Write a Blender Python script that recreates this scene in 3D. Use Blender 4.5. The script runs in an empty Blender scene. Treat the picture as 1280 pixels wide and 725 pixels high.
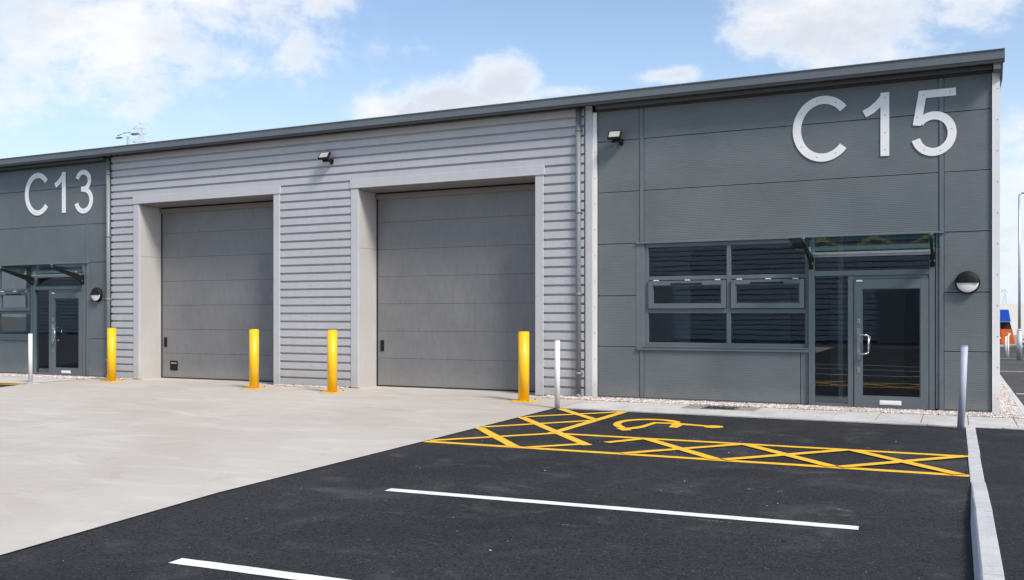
import bpy, bmesh, math, random
from mathutils import Vector, Matrix
R = math.radians
S = bpy.context.scene
C = S.collection
random.seed(7)

# ------------------------------------------------------------------ helpers
class MB:
    """collects shapes, then links them as ONE mesh object"""
    def __init__(s): s.bm = bmesh.new()
    def box(s, x0, x1, y0, y1, z0, z1, mi=0, M=None):
        r = bmesh.ops.create_cube(s.bm, size=1.0)
        vs = r['verts']
        for v in vs:
            v.co = Vector(((x0+x1)/2+v.co.x*(x1-x0), (y0+y1)/2+v.co.y*(y1-y0), (z0+z1)/2+v.co.z*(z1-z0)))
            if M: v.co = M @ v.co
        for f in {f for v in vs for f in v.link_faces}: f.material_index = mi
        return s
    def cyl(s, p0, p1, r0, r1=None, n=20, mi=0, caps=True, smooth=True):
        r1 = r0 if r1 is None else r1
        p0 = Vector(p0); p1 = Vector(p1); d = (p1-p0).normalized()
        a = d.orthogonal().normalized(); b = d.cross(a)
        ra = []; rb = []
        for i in range(n):
            t = 2*math.pi*i/n; o = a*math.cos(t)+b*math.sin(t)
            ra.append(s.bm.verts.new(p0+o*r0)); rb.append(s.bm.verts.new(p1+o*r1))
        for i in range(n):
            f = s.bm.faces.new((ra[i], ra[(i+1) % n], rb[(i+1) % n], rb[i])); f.smooth = smooth; f.material_index = mi
        if caps:
            s.bm.faces.new(ra[::-1]).material_index = mi; s.bm.faces.new(rb).material_index = mi
        return s
    def tube(s, pts, r, n=10, mi=0):
        for a, b in zip(pts, pts[1:]): s.cyl(a, b, r, n=n, mi=mi)
        return s
    def poly(s, pts, mi=0):
        f = s.bm.faces.new([s.bm.verts.new(p) for p in pts]); f.material_index = mi; return f
    def prism(s, pts2, fn, a, b, mi=0):
        """extrude a 2D outline; fn(u,v,w) -> 3D point, w from a to b"""
        A = [s.bm.verts.new(fn(u, v, a)) for u, v in pts2]; B = [s.bm.verts.new(fn(u, v, b)) for u, v in pts2]
        n = len(pts2)
        fs = [s.bm.faces.new(A[::-1]), s.bm.faces.new(B)]
        for i in range(n): fs.append(s.bm.faces.new((A[i], A[(i+1) % n], B[(i+1) % n], B[i])))
        for f in fs: f.material_index = mi
        bmesh.ops.recalc_face_normals(s.bm, faces=fs)
        return s
    def build(s, name, mats, parent=None, bevel=0, label=None):
        me = bpy.data.meshes.new(name)
        bmesh.ops.recalc_face_normals(s.bm, faces=[f for f in s.bm.faces]) if bevel else None
        s.bm.to_mesh(me); s.bm.free()
        for m in (mats if isinstance(mats, (list, tuple)) else [mats]): me.materials.append(m)
        o = bpy.data.objects.new(name, me); C.objects.link(o)
        if bevel:
            b = o.modifiers.new('bevel', 'BEVEL'); b.width = bevel; b.segments = 2; b.limit_method = 'ANGLE'; b.angle_limit = R(40)
        if parent:
            o.parent = parent
            o.matrix_parent_inverse = world_of(parent).inverted()
        if label: o['label'] = label
        return o
def world_of(o):
    m = Matrix.Translation(o.location) @ o.rotation_euler.to_matrix().to_4x4()
    if o.parent: m = world_of(o.parent) @ o.matrix_parent_inverse @ m
    return m
def tag(o, label, cat, group=None):
    o['label'] = label; o['category'] = cat
    if group: o['group'] = group
    return o
def thing(name, label, cat, loc=(0, 0, 0), group=None):
    o = bpy.data.objects.new(name, None); C.objects.link(o); o.location = loc; o.empty_display_size = .2
    return tag(o, label, cat, group)
def structure(o, kind='structure'): o['kind'] = kind; return o
def dup(root, loc, label, rz=0):
    r = root.copy(); C.objects.link(r); r.location = loc; r.rotation_euler = (0, 0, rz); r['label'] = label
    for ch in list(root.children):
        c = ch.copy(); C.objects.link(c); c.parent = r; c.matrix_parent_inverse = ch.matrix_parent_inverse.copy()
        for g in list(ch.children):
            d = g.copy(); C.objects.link(d); d.parent = c; d.matrix_parent_inverse = g.matrix_parent_inverse.copy()
    return r

# ------------------------------------------------------------------ materials
class NT:
    def __init__(s, name):
        s.m = bpy.data.materials.new(name); s.m.use_nodes = True; s.t = s.m.node_tree; s.n = s.t.nodes; s.l = s.t.links
        s.b = s.n['Principled BSDF']; s.out = s.n['Material Output']
        s.tc = s.n.new('ShaderNodeTexCoord'); s.P = s.tc.outputs['Object']
        g = s.n.new('ShaderNodeNewGeometry'); s.W = g.outputs['Position']
    def map(s, scale=(1, 1, 1), src=None, rot=(0, 0, 0)):
        m = s.n.new('ShaderNodeMapping'); m.inputs['Scale'].default_value = scale; m.inputs['Rotation'].default_value = rot
        s.l.new(src or s.W, m.inputs['Vector']); return m.outputs[0]
    def noise(s, scale, detail=4, rough=.55, src=None, dist=0):
        n = s.n.new('ShaderNodeTexNoise'); n.inputs['Scale'].default_value = scale; n.inputs['Detail'].default_value = detail
        n.inputs['Roughness'].default_value = rough; n.inputs['Distortion'].default_value = dist
        s.l.new(src or s.W, n.inputs['Vector']); return n.outputs['Fac']
    def voro(s, scale, src=None, out='Distance', feat='F1'):
        n = s.n.new('ShaderNodeTexVoronoi'); n.feature = feat; n.inputs['Scale'].default_value = scale
        s.l.new(src or s.W, n.inputs['Vector']); return n.outputs[out]
    def ramp(s, f, a, b, lo=0, hi=1):
        n = s.n.new('ShaderNodeMapRange'); n.inputs[1].default_value = a; n.inputs[2].default_value = b
        n.inputs[3].default_value = lo; n.inputs[4].default_value = hi; n.interpolation_type = 'SMOOTHSTEP'
        s.l.new(f, n.inputs[0]); return n.outputs[0]
    def math(s, op, a, b=None):
        n = s.n.new('ShaderNodeMath'); n.operation = op
        for i, v in enumerate((a, b)):
            if v is None: continue
            if isinstance(v, (int, float)): n.inputs[i].default_value = v
            else: s.l.new(v, n.inputs[i])
        return n.outputs[0]
    def mix(s, f, a, b, mode='MIX'):
        n = s.n.new('ShaderNodeMix'); n.data_type = 'RGBA'; n.blend_type = mode
        for sock, v in ((n.inputs[0], f), (n.inputs[6], a), (n.inputs[7], b)):
            if isinstance(v, (int, float)): sock.default_value = v
            elif isinstance(v, tuple): sock.default_value = (*v, 1)
            else: s.l.new(v, sock)
        return n.outputs[2]
    def set(s, col=None, rough=None, metal=None, spec=None):
        for k, v in (('Base Color', col), ('Roughness', rough), ('Metallic', metal), ('Specular IOR Level', spec)):
            if v is None: continue
            if isinstance(v, tuple): s.b.inputs[k].default_value = (*v, 1)
            elif isinstance(v, (int, float)): s.b.inputs[k].default_value = v
            else: s.l.new(v, s.b.inputs[k])
        return s
    def bump(s, h, dist, strength=1.0):
        n = s.n.new('ShaderNodeBump'); n.inputs['Distance'].default_value = dist; n.inputs['Strength'].default_value = strength
        s.l.new(h, n.inputs['Height']); s.l.new(n.outputs[0], s.b.inputs['Normal']); return s

def coated(name, col, rough=.45, var=.08, grime=.0, metal=0, dents=0.0):
    t = NT(name)
    n1 = t.noise(1.3, 5, .6); n2 = t.noise(14, 3, .6, t.map((1, 1, .25)))
    f = t.math('ADD', t.ramp(n1, .3, .7, 0, .65), t.ramp(n2, .35, .65, 0, .35))
    lo = tuple(c*(1-var) for c in col); hi = tuple(min(1, c*(1+var)) for c in col)
    c = t.mix(f, lo, hi)
    if grime:   # dust splashed up from the ground onto the foot of the wall
        sep = t.n.new('ShaderNodeSeparateXYZ'); t.l.new(t.W, sep.inputs[0])
        h = t.ramp(t.math('ADD', sep.outputs[2], t.math('MULTIPLY', t.noise(6, 4), -.35)), -.1, .28, grime, 0)
        c = t.mix(h, c, (.36, .33, .29))
    t.set(c, t.ramp(n2, .3, .7, rough-.06, rough+.08), metal)
    if dents: t.bump(t.noise(1.7, 2, .4), dents)
    return t.m
M = {}
# insulated panel with fine horizontal micro-ribs rolled into the steel
t = NT('anthracite_microrib'); 
n1 = t.noise(.9, 5, .6); sep = t.n.new('ShaderNodeSeparateXYZ'); t.l.new(t.W, sep.inputs[0])
z = t.math('ADD', sep.outputs[2], t.math('MULTIPLY', t.noise(1.1, 2), .004))
rib = t.math('SINE', t.math('MULTIPLY', z, 2*math.pi/.029)); ribc = t.ramp(rib, .2, .95, 0, 1)
c = t.mix(t.ramp(n1, .3, .7), (.124, .144, .151), (.150, .170, .177))
c = t.mix(t.math('MULTIPLY', t.ramp(t.noise(22, 3, .6, t.map((.15, 1, 1))), .45, .7), .12), c, (.2, .22, .23))
h = t.ramp(t.math('ADD', sep.outputs[2], t.math('MULTIPLY', t.noise(6, 4), -.3)), -.1, .2, .30, 0)
c = t.mix(h, c, (.30, .28, .25))
t.set(c, .46); t.bump(ribc, .0016, 1); M['panel'] = t.m
M['anth'] = coated('anthracite_flashing', (.135, .158, .172), .42)
M['frame'] = coated('anthracite_aluminium', (.120, .142, .155), .38, .05)
M['gut'] = coated('gutter_steel', (.125, .142, .155), .38, .08)
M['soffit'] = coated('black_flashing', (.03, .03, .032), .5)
M['clad'] = coated('goosewing_grey_cladding', (.475, .48, .495), .42, .05, .35)
M['trim'] = coated('goosewing_grey_flashing', (.50, .505, .52), .42, .04, .35)
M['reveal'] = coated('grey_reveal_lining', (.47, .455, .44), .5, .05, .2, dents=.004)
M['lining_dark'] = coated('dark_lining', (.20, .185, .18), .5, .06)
M['white'] = coated('white_flashing', (.80, .80, .78), .45, .04, .3)
M['door'] = coated('shutter_door_steel', (.190, .191, .195), .33, .09, .25, dents=.006)
M['black'] = coated('black_plastic', (.014, .014, .015), .55)
M['black'].node_tree.nodes['Principled BSDF'].inputs['Specular IOR Level'].default_value = .2
M['rubber'] = coated('rubber_seal', (.02, .02, .02), .7)
M['sign'] = coated('white_acrylic_sign', (.88, .88, .86), .35, .02)
M['screw'] = coated('screw_steel', (.3, .3, .3), .4, 0, 0, .6)
M['steel'] = coated('brushed_stainless', (.62, .62, .60), .28, .04, 0, .9)
M['galv'] = coated('galvanised_steel', (.50, .52, .55), .45, .15, 0, .45)
M['downpipe'] = coated('downpipe_grey', (.19, .215, .225), .38, .05)
M['lens'] = coated('lamp_lens', (.40, .40, .38), .3, .05)
M['opal'] = coated('opal_diffuser', (.80, .80, .78), .3, .02)
M['postgrey'] = coated('white_enamel_post', (.70, .72, .76), .45, .07)
M['shadepost'] = coated('shaded_enamel_post', (.40, .43, .50), .5, .07)  # post enamel with its bluish shade put into the colour
M['far_white'] = coated('pale_render', (.86, .82, .76), .8, .03)
M['pyl'] = coated('hazed_pylon_steel', (.72, .74, .76), .6, .05)  # steel kept pale, distance haze put into its colour
M['orange'] = coated('orange_skip_paint', (.78, .14, .012), .45, .12)
M['blue'] = coated('blue_skip_cover', (.01, .10, .62), .5, .1)
M['room_wall'] = coated('plaster', (.55, .54, .52), .8, .03)
M['room_dark'] = coated('dark_carpet', (.05, .05, .055), .9, .1)
M['wood'] = coated('interior_door_timber', (.22, .15, .10), .5, .1)

# yellow paint for bollards, slightly chalky with scuffs
t = NT('yellow_bollard_coating')
c = t.mix(t.ramp(t.noise(5, 5), .3, .7), (.86, .47, .006), (.92, .53, .012))
c = t.mix(t.ramp(t.noise(38, 3, .7, t.map((1, 1, .4))), .68, .76, 0, .6), c, (.55, .33, .05)); t.set(c, .38); t.bump(t.noise(60, 2), .0006); M['yellow'] = t.m

# asphalt
def asphalt(name, base, dust=1.0):
    t = NT(name)
    v = t.voro(75, out='Color'); sp = t.n.new('ShaderNodeSeparateColor'); t.l.new(v, sp.inputs[0])
    vd = t.voro(75)
    g = t.ramp(sp.outputs[0], 0, 1, .25, 2.3)
    big = t.noise(.45, 6, .6, dist=.6); mid = t.noise(1.3, 7, .7, t.map((1, 1, 1), rot=(0, 0, .5)), dist=.5)
    c = t.mix(t.ramp(big, .32, .68), tuple(b*.72 for b in base), tuple(b*1.25 for b in base))
    c = t.mix(1.0, c, t.mix(g, (0, 0, 0), (1, 1, 1)), 'MULTIPLY')
    c = t.mix(t.math('MULTIPLY', t.ramp(mid, .50, .76), .42*dust), c, (.125, .122, .118))          # dusty wheel scuffs
    arc = t.noise(1.1, 8, .75, t.map((.35, 1.6, 1), rot=(0, 0, -.7)), dist=2.5)
    c = t.mix(t.math('MULTIPLY', t.math('MULTIPLY', t.ramp(arc, .62, .70), t.ramp(t.noise(30, 3), .40, .60)), .75*dust), c, (.30, .29, .28))
    spk = t.math('MULTIPLY', t.ramp(sp.outputs[1], .965, .975), t.ramp(vd, .45, .3))
    c = t.mix(t.math('MULTIPLY', spk, .32), c, (.34, .33, .31))
    t.set(c, t.ramp(big, .3, .7, .78, .95), spec=.3)
    hgt = t.math('ADD', t.math('MULTIPLY', vd, -1.0), t.math('MULTIPLY', t.noise(3, 3), 1.2))
    t.bump(hgt, .006, .75); return t.m
M['asphalt'] = asphalt('asphalt', (.027, .027, .0295))
M['asphalt_shade'] = asphalt('shaded_asphalt', (.020, .0205, .0225), .5)  # footpath asphalt, darkened in colour for the shadow lying across it
M['asphalt_far'] = asphalt('older_asphalt', (.075, .074, .076))

# brushed concrete apron
t = NT('concrete')
big = t.noise(.22, 6, .62, dist=.5); mid = t.noise(1.6, 7, .65, t.map((.45, 1.3, 1), rot=(0, 0, .25)), dist=.8)
br = t.noise(60, 2, .5, t.map((.06, 1, 1), rot=(0, 0, .02)))
c = t.mix(t.ramp(big, .3, .7), (.45, .41, .355), (.53, .495, .445))
c = t.mix(t.math('MULTIPLY', t.ramp(mid, .46, .74), .60), c, (.62, .59, .54))
st = t.noise(3.0, 7, .7, t.map((.22, 1, 1), rot=(0, 0, .22)), dist=.5)
c = t.mix(t.math('MULTIPLY', t.ramp(st, .50, .80), .30), c, (.66, .63, .58))
c = t.mix(t.math('MULTIPLY', t.ramp(t.noise(1.7, 7, .72, dist=1.0), .52, .74), .34), c, (.33, .275, .215))
c = t.mix(t.math('MULTIPLY', t.ramp(br, .4, .7), .10), c, (.32, .30, .28))
vc = t.voro(18, out='Color'); sp = t.n.new('ShaderNodeSeparateColor'); t.l.new(vc, sp.inputs[0])
dot = t.math('MULTIPLY', t.ramp(sp.outputs[0], .985, .988), t.ramp(t.voro(18), .22, .12))
c = t.mix(t.math('MULTIPLY', dot, .7), c, (.10, .09, .08))
fine = t.noise(180, 2); c = t.mix(t.ramp(fine, .3, .7, 0, .16), c, (.3, .28, .26))
t.set(c, .88, spec=.3); t.bump(t.math('ADD', br, fine), .002, .6); M['concrete'] = t.m
# precast paving and kerb concrete
def precast(name, a, b):
    t = NT(name)
    c = t.mix(t.ramp(t.noise(1.8, 6, .65), .3, .7), a, b)
    c = t.mix(t.math('MULTIPLY', t.ramp(t.noise(9, 6, .7), .5, .72), .5), c, (.30, .27, .24))
    c = t.mix(t.ramp(t.noise(120, 2), .3, .7, 0, .2), c, (.25, .24, .23))
    t.set(c, .9, spec=.3); t.bump(t.math('ADD', t.noise(25, 4), t.noise(150, 2)), .004, .7); return t.m
M['slab'] = precast('paving_concrete', (.48, .465, .44), (.62, .605, .58))
M['kerb'] = precast('kerb_concrete', (.46, .46, .465), (.58, .58, .57))
M['mortar'] = precast('joint_sand', (.26, .24, .21), (.32, .29, .26))
# gravel
t = NT('gravel_base'); v = t.voro(48, out='Color'); sp = t.n.new('ShaderNodeSeparateColor'); t.l.new(v, sp.inputs[0])
t.set(t.mix(sp.outputs[0], (.28, .23, .20), (.62, .55, .50)), .9); t.bump(t.math('MULTIPLY', t.voro(48), -1), .02, 1); M['gravelbase'] = t.m
t = NT('pebble'); oi = t.n.new('ShaderNodeObjectInfo'); v = t.voro(26, out='Color'); sp = t.n.new('ShaderNodeSeparateColor'); t.l.new(v, sp.inputs[0])
c = t.mix(sp.outputs[0], (.50, .42, .37), (.82, .77, .72)); c = t.mix(t.ramp(sp.outputs[1], .86, .9, 0, .8), c, (.22, .15, .12)); t.set(c, .85); M['pebble'] = t.m
# road paint, worn through to the asphalt in pinholes
def paint(name, col, dirty):
    t = NT(name)
    c = t.mix(t.ramp(t.noise(7, 5, .7), .35, .7), col, dirty)
    w = t.math('MULTIPLY', t.ramp(t.noise(85, 3, .7), .60, .68), t.ramp(t.noise(2.2, 4), .42, .62, .15, 1))
    c = t.mix(t.math('MULTIPLY', w, .85), c, (.07, .065, .06))
    t.set(c, .6); t.bump(t.voro(95), .003, .5); return t.m
M['ypaint'] = paint('yellow_road_paint', (.92, .53, .02), (.80, .43, .03))
M['wpaint'] = paint('white_road_paint', (.82, .82, .80), (.70, .69, .67))
# background ground
t = NT('far_ground'); c = t.mix(t.noise(.03, 5), (.30, .29, .27), (.20, .22, .15)); t.set(c, .95); M['far'] = t.m
# glass: a thin tinted pane
def glass(name, tint, refl, wav=.0009):
    t = NT(name); t.n.remove(t.b)
    tr = t.n.new('ShaderNodeBsdfTransparent'); tr.inputs[0].default_value = (*tint, 1)
    gl = t.n.new('ShaderNodeBsdfGlossy'); gl.inputs['Roughness'].default_value = .0; gl.inputs[0].default_value = (.92, .96, 1, 1)
    fr = t.n.new('ShaderNodeFresnel'); gg = t.n.new('ShaderNodeNewGeometry')
    mr = t.n.new('ShaderNodeMapRange'); mr.inputs[3].default_value = refl; mr.inputs[4].default_value = 1/refl
    t.l.new(gg.outputs['Backfacing'], mr.inputs[0]); t.l.new(mr.outputs[0], fr.inputs[0])
    bp = t.n.new('ShaderNodeBump'); bp.inputs['Distance'].default_value = wav; t.l.new(t.noise(2.2, 2, .5, t.map((.5, 1, 1.6))), bp.inputs['Height'])
    t.l.new(bp.outputs[0], gl.inputs['Normal'])
    mx = t.n.new('ShaderNodeMixShader'); t.l.new(fr.outputs[0], mx.inputs[0]); t.l.new(tr.outputs[0], mx.inputs[1]); t.l.new(gl.outputs[0], mx.inputs[2])
    t.l.new(mx.outputs[0], t.out.inputs[0]); return t.m
M['glass'] = glass('window_glass', (.80, .84, .86), 1.85, .0002)
M['cglass'] = glass('canopy_glass', (.66, .80, .77), 1.33, .0001)
# profiled steel across the yard
M['clad_far'] = coated('facing_unit_cladding', (.46, .48, .53), .5, .05)

# ------------------------------------------------------------------ ground
def sheet(name, pts, z, mat, kind='structure', parent=None, thick=0):
    b = MB()
    if thick: b.prism(pts, lambda u, v, w: (u, v, w), z-thick, z)
    else: b.poly([(x, y, z) for x, y in pts])
    o = b.build(name, mat); structure(o, kind); return o
sheet('ground', [(-2500, -1500), (2500, -1500), (2500, 2500), (-2500, 2500)], -.03, M['far'])
sheet('road', [(-70, -62), (60, -62), (60, 35.6), (-70, 35.6)], -.004, M['asphalt_far'])
APR = [(-5.87, -2.02), (-5.80, -4.2), (-5.72, -6.6), (-5.63, -9.9), (-5.38, -12.06), (-5.2, -14.5), (-5.1, -30)]
sheet('asphalt', [(.1, -2.04), (.1, -30)]+[(x, y) for x, y in APR[::-1]][0:], .0, M['asphalt'])
sheet('concrete_apron', [(-5.87, .9), *APR, (-17.9, -30), (-17.9, -3.3), (-18.5, -1.95), (-18.5, .9)], .008, M['concrete'])
sheet('asphalt_bay', [(-18.5, -1.95), (-17.9, -3.3), (-17.9, -30), (-25, -30), (-25, -1.95)], .0, M['asphalt'])

# right hand footpath, rising to the kerb top towards the camera
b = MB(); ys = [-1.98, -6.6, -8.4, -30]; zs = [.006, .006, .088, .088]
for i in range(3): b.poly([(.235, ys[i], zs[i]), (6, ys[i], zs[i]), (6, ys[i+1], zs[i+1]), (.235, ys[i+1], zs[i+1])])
structure(b.build('footpath', M['asphalt_shade']))

# kerb running out from the pavement: flush first, full height nearer
b = MB()
kr = random.Random(3)
segs = []
y = -2.04
while y > -16:
    y2 = y-.90
    segs.append((y, y2)); y = y2-.012
for (a, c2) in segs:
    j = kr.uniform(-.004, .004); jz = kr.uniform(-.002, .002)
    def prof(y_):
        t_ = min(1, max(0, (-6.55-y_)/1.8)); h0 = .012+.088*t_; x0 = .122+j
        return [(x0-.004-.026*t_, -.03), (x0-.004-.023*t_, h0*.45), (x0-.004, h0*.88+jz), (x0+.008, h0+jz), (x0+.112, h0+jz), (x0+.114, -.03)]
    A_ = [b.bm.verts.new((u, a, v)) for u, v in prof(a)]; B_ = [b.bm.verts.new((u, c2, v)) for u, v in prof(c2)]; fs = [b.bm.faces.new(A_[::-1]), b.bm.faces.new(B_)]
    for i in range(6): fs.append(b.bm.faces.new((A_[i], A_[(i+1) % 6], B_[(i+1) % 6], B_[i])))
    bmesh.ops.recalc_face_normals(b.bm, faces=fs)
structure(b.build('kerb', M['kerb'], bevel=.004))

def unit_ground(ox, full=True):
    xl, xr = (-5.85+ox, 6.0) if full else (-24.72, -18.46)
    # slabs
    b = MB(); m = MB()
    m.box(xl, xr, -2.03, -.60, -.02, .004)
    structure(m.build('pavement_bed', M['mortar']))
    x = xl+.01
    while x < xr-.5:
        jz = random.uniform(-.002, .003); yb = -.50
        if full and x < -3.15 and x+.586 > -3.72: yb = -1.22
        b.box(x, x+.586, -1.86, yb, -.02, .014+jz); x += .60
    x = xl+.01
    while x < xr-.5: b.box(x, x+.903, -2.035, -1.873, -.02, .019+random.uniform(-.0015, .0015)); x += .915
    structure(b.build('pavement', M['slab'], bevel=.003))
unit_ground(0); unit_ground(-18.87, False)

# gravel margins: a bed plus loose pebbles
def pebbles(b, x0, x1, y0, y1, n, rmin=.008, rmax=.02):
    for _ in range(n):
        x = random.uniform(x0, x1); y = random.uniform(y0, y1); r = random.uniform(rmin, rmax)
        rot = Matrix.Rotation(random.uniform(0, 6.3), 3, Vector((random.random(), random.random(), 1)).normalized())
        vs = [Vector((sx*r*random.uniform(.6, 1.2), sy*r*random.uniform(.6, 1), sz*r*random.uniform(.4, .8))) for sx, sy, sz in ((1, 0, 0), (-1, 0, 0), (0, 1, 0), (0, -1, 0), (0, 0, 1), (0, 0, -1))]
        V = [b.bm.verts.new(rot @ v+Vector((x, y, .012+r*.45+random.uniform(0, .008)))) for v in vs]
        for i, j, k_ in ((0, 2, 4), (2, 1, 4), (1, 3, 4), (3, 0, 4), (2, 0, 5), (1, 2, 5), (3, 1, 5), (0, 3, 5)):
            b.bm.faces.new((V[i], V[j], V[k_]))
areas = [(-5.85, .62, -.60, -.02, 9000), (.62, .90, -.60, 9.0, 6500), (-24.6, -18.5, -.60, -.02, 3500), (-18.4, -17.5, -.22, -.02, 250), (-13.15, -11.36, -.26, -.02, 900), (-6.88, -5.87, -.5, -.02, 900)]
for i, a in enumerate(areas):
    g = MB(); g.box(a[0], a[1], a[2], a[3], -.02, .014); structure(g.build('gravel_bed', M['gravelbase']))
g = MB()
for a in areas: pebbles(g, *a)
pebbles(g, -13.3, -11.2, -.42, -.2, 90, .006, .012); pebbles(g, -6.9, -5.9, -.8, -.4, 70, .006, .012)
pebbles(g, -5.8, .6, -1.0, -.6, 300, .005, .010); pebbles(g, .6, .9, -1.9, -.6, 80, .005, .011)
structure(g.build('gravel', M['pebble']), 'stuff')
# edging kerb beside the gable gravel
b = MB(); y = -.62
while y < 11: b.box(.905, 1.0, y, y+.905, -.02, .03+random.uniform(-.003, .003)); y += .915
structure(b.build('edging_kerb', M['kerb'], bevel=.005))

# grit and chips lying on the asphalt
g = MB()
for _ in range(60):
    x = random.uniform(-5.4, .05); y = random.uniform(-12.5, -2.4); r = random.choice((.003, .004, .004, .005, .006, .010))
    vs = [(sx*r*random.uniform(.6, 1.4), sy*r*random.uniform(.6, 1.2), sz*r*.5) for sx, sy, sz in ((1, 0, 0), (-1, 0, 0), (0, 1, 0), (0, -1, 0), (0, 0, 1), (0, 0, -1))]
    V = [g.bm.verts.new((x+a, y+c2, .004+r*.3+d)) for a, c2, d in vs]
    for i, j, k_ in ((0, 2, 4), (2, 1, 4), (1, 3, 4), (3, 0, 4), (2, 0, 5), (1, 2, 5), (3, 1, 5), (0, 3, 5)): g.bm.faces.new((V[i], V[j], V[k_]))
structure(g.build('grit', M['slab']), 'stuff')

# ------------------------------------------------------------------ road markings
lvl = [0]
def line(b, p, q, w, z):
    p = Vector((*p, 0)); q = Vector((*q, 0)); d = (q-p).normalized(); n = Vector((-d.y, d.x, 0))*w/2
    N = max(2, int((q-p).length/.12)); prev = None
    for i in range(N+1):
        c0 = p+(q-p)*i/N; e1 = n*(1+random.uniform(-.05, .05)); e2 = n*(1+random.uniform(-.05, .05))
        a = b.bm.verts.new((c0+e1).to_tuple()[:2]+(z,)); c2 = b.bm.verts.new((c0-e2).to_tuple()[:2]+(z,))
        if prev: b.bm.faces.new((prev[0], prev[1], c2, a))
        prev = (a, c2)
def marking(name, lines, mat, z0=.004):
    b = MB()
    for i, (p, q, w) in enumerate(lines): line(b, p, q, w*(1.28 if mat == M['ypaint'] else 1), z0+i*.0006)
    return structure(b.build(name, mat))
hatch = [((-5.72, -6.36), (.115, -6.22), .095), ((-4.64, -5.0), (.115, -4.90), .095), ((-4.66, -5.0), (-4.67, -2.07), .095),
    ((-5.70, -6.28), (-4.6, -4.98), .09), ((-5.74, -4.80), (-4.70, -3.44), .09), ((-5.76, -3.40), (-4.68, -2.10), .09), ((-4.40, -6.31), (-3.93, -5.78), .09),
    ((-5.77, -4.88), (-4.55, -6.33), .10), ((-5.80, -3.48), (-3.84, -5.86), .10), ((-5.73, -2.12), (-4.69, -3.34), .10),
    ((-3.72, -5.56), (-3.42, -5.02), .09), ((-3.40, -5.02), (-2.26, -6.27), .10), ((-3.26, -6.30), (-2.24, -5.0), .09),
    ((-2.22, -5.0), (-1.10, -6.25), .10), ((-2.17, -6.27), (-1.08, -4.96), .09), ((-1.05, -4.96), (.03, -6.22), .10), ((-1.03, -6.25), (.10, -4.92), .09)]
marking('bay_hatching', hatch, M['ypaint'])
marking('bay_hatching', [((-19.6, -2.55), (-18.30, -2.22), .10), ((-19.8, -2.1), (-18.6, -2.05), .1)], M['ypaint'])
marking('parking_line', [((-4.42, -9.15), (-.62, -8.94), .12)], M['wpaint'])
marking('parking_line', [((-4.31, -11.67), (-.55, -11.5), .12)], M['wpaint'])
marking('parking_line', [((-4.3, -14.2), (-.5, -14.0), .12)], M['wpaint'])
marking('parking_line', [((1.05, 12.6), (6.2, 12.6), .1)], M['wpaint'], .001)
marking('parking_line', [((1.05, 4.45), (6.2, 4.45), .12)], M['wpaint'], .001)
marking('parking_line', [((1.05, 21.0), (6.2, 21.0), .1)], M['wpaint'], .001)
# wheelchair symbol painted in the bay
def smooth(pts, n=2):
    for _ in range(n):
        o = []
        for i in range(len(pts)):
            a = pts[i]; b2 = pts[(i+1) % len(pts)]
            o += [(a[0]*.75+b2[0]*.25, a[1]*.75+b2[1]*.25), (a[0]*.25+b2[0]*.75, a[1]*.25+b2[1]*.75)]
        pts = o
    return pts
wheel = [(-3.50, -3.05), (-3.68, -2.90), (-3.87, -2.85), (-4.05, -2.89), (-4.21, -3.01), (-4.31, -3.22), (-4.33, -3.48), (-4.28, -3.74), (-4.19, -3.94), (-4.05, -4.10), (-3.99, -4.02), (-4.13, -3.81), (-4.21, -3.60), (-4.22, -3.38), (-4.14, -3.16), (-4.0, -3.03), (-3.82, -2.99), (-3.64, -3.12), (-3.48, -3.26)]
body = [(-4.10, -4.13), (-3.94, -4.02), (-3.87, -3.80), (-3.85, -3.52), (-3.84, -3.27), (-3.51, -3.21), (-3.06, -3.34), (-3.05, -3.47), (-3.38, -3.42), (-3.36, -3.76), (-3.48, -3.76), (-3.54, -3.38), (-3.76, -3.40), (-3.77, -3.61), (-3.77, -3.90), (-3.81, -4.08), (-3.88, -4.18), (-3.83, -4.28), (-3.92, -4.38)]
head = [(-2.95+.13*math.cos(a*math.pi/8), -3.44+.15*math.sin(a*math.pi/8)) for a in range(16)]
b = MB()
for i, P in enumerate((smooth(wheel, 1), body, head)):
    f = b.poly([(x, y, .006+.0007*i) for x, y in P])
bmesh.ops.triangulate(b.bm, faces=b.bm.faces[:])
structure(b.build('wheelchair_symbol', M['ypaint']))

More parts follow.
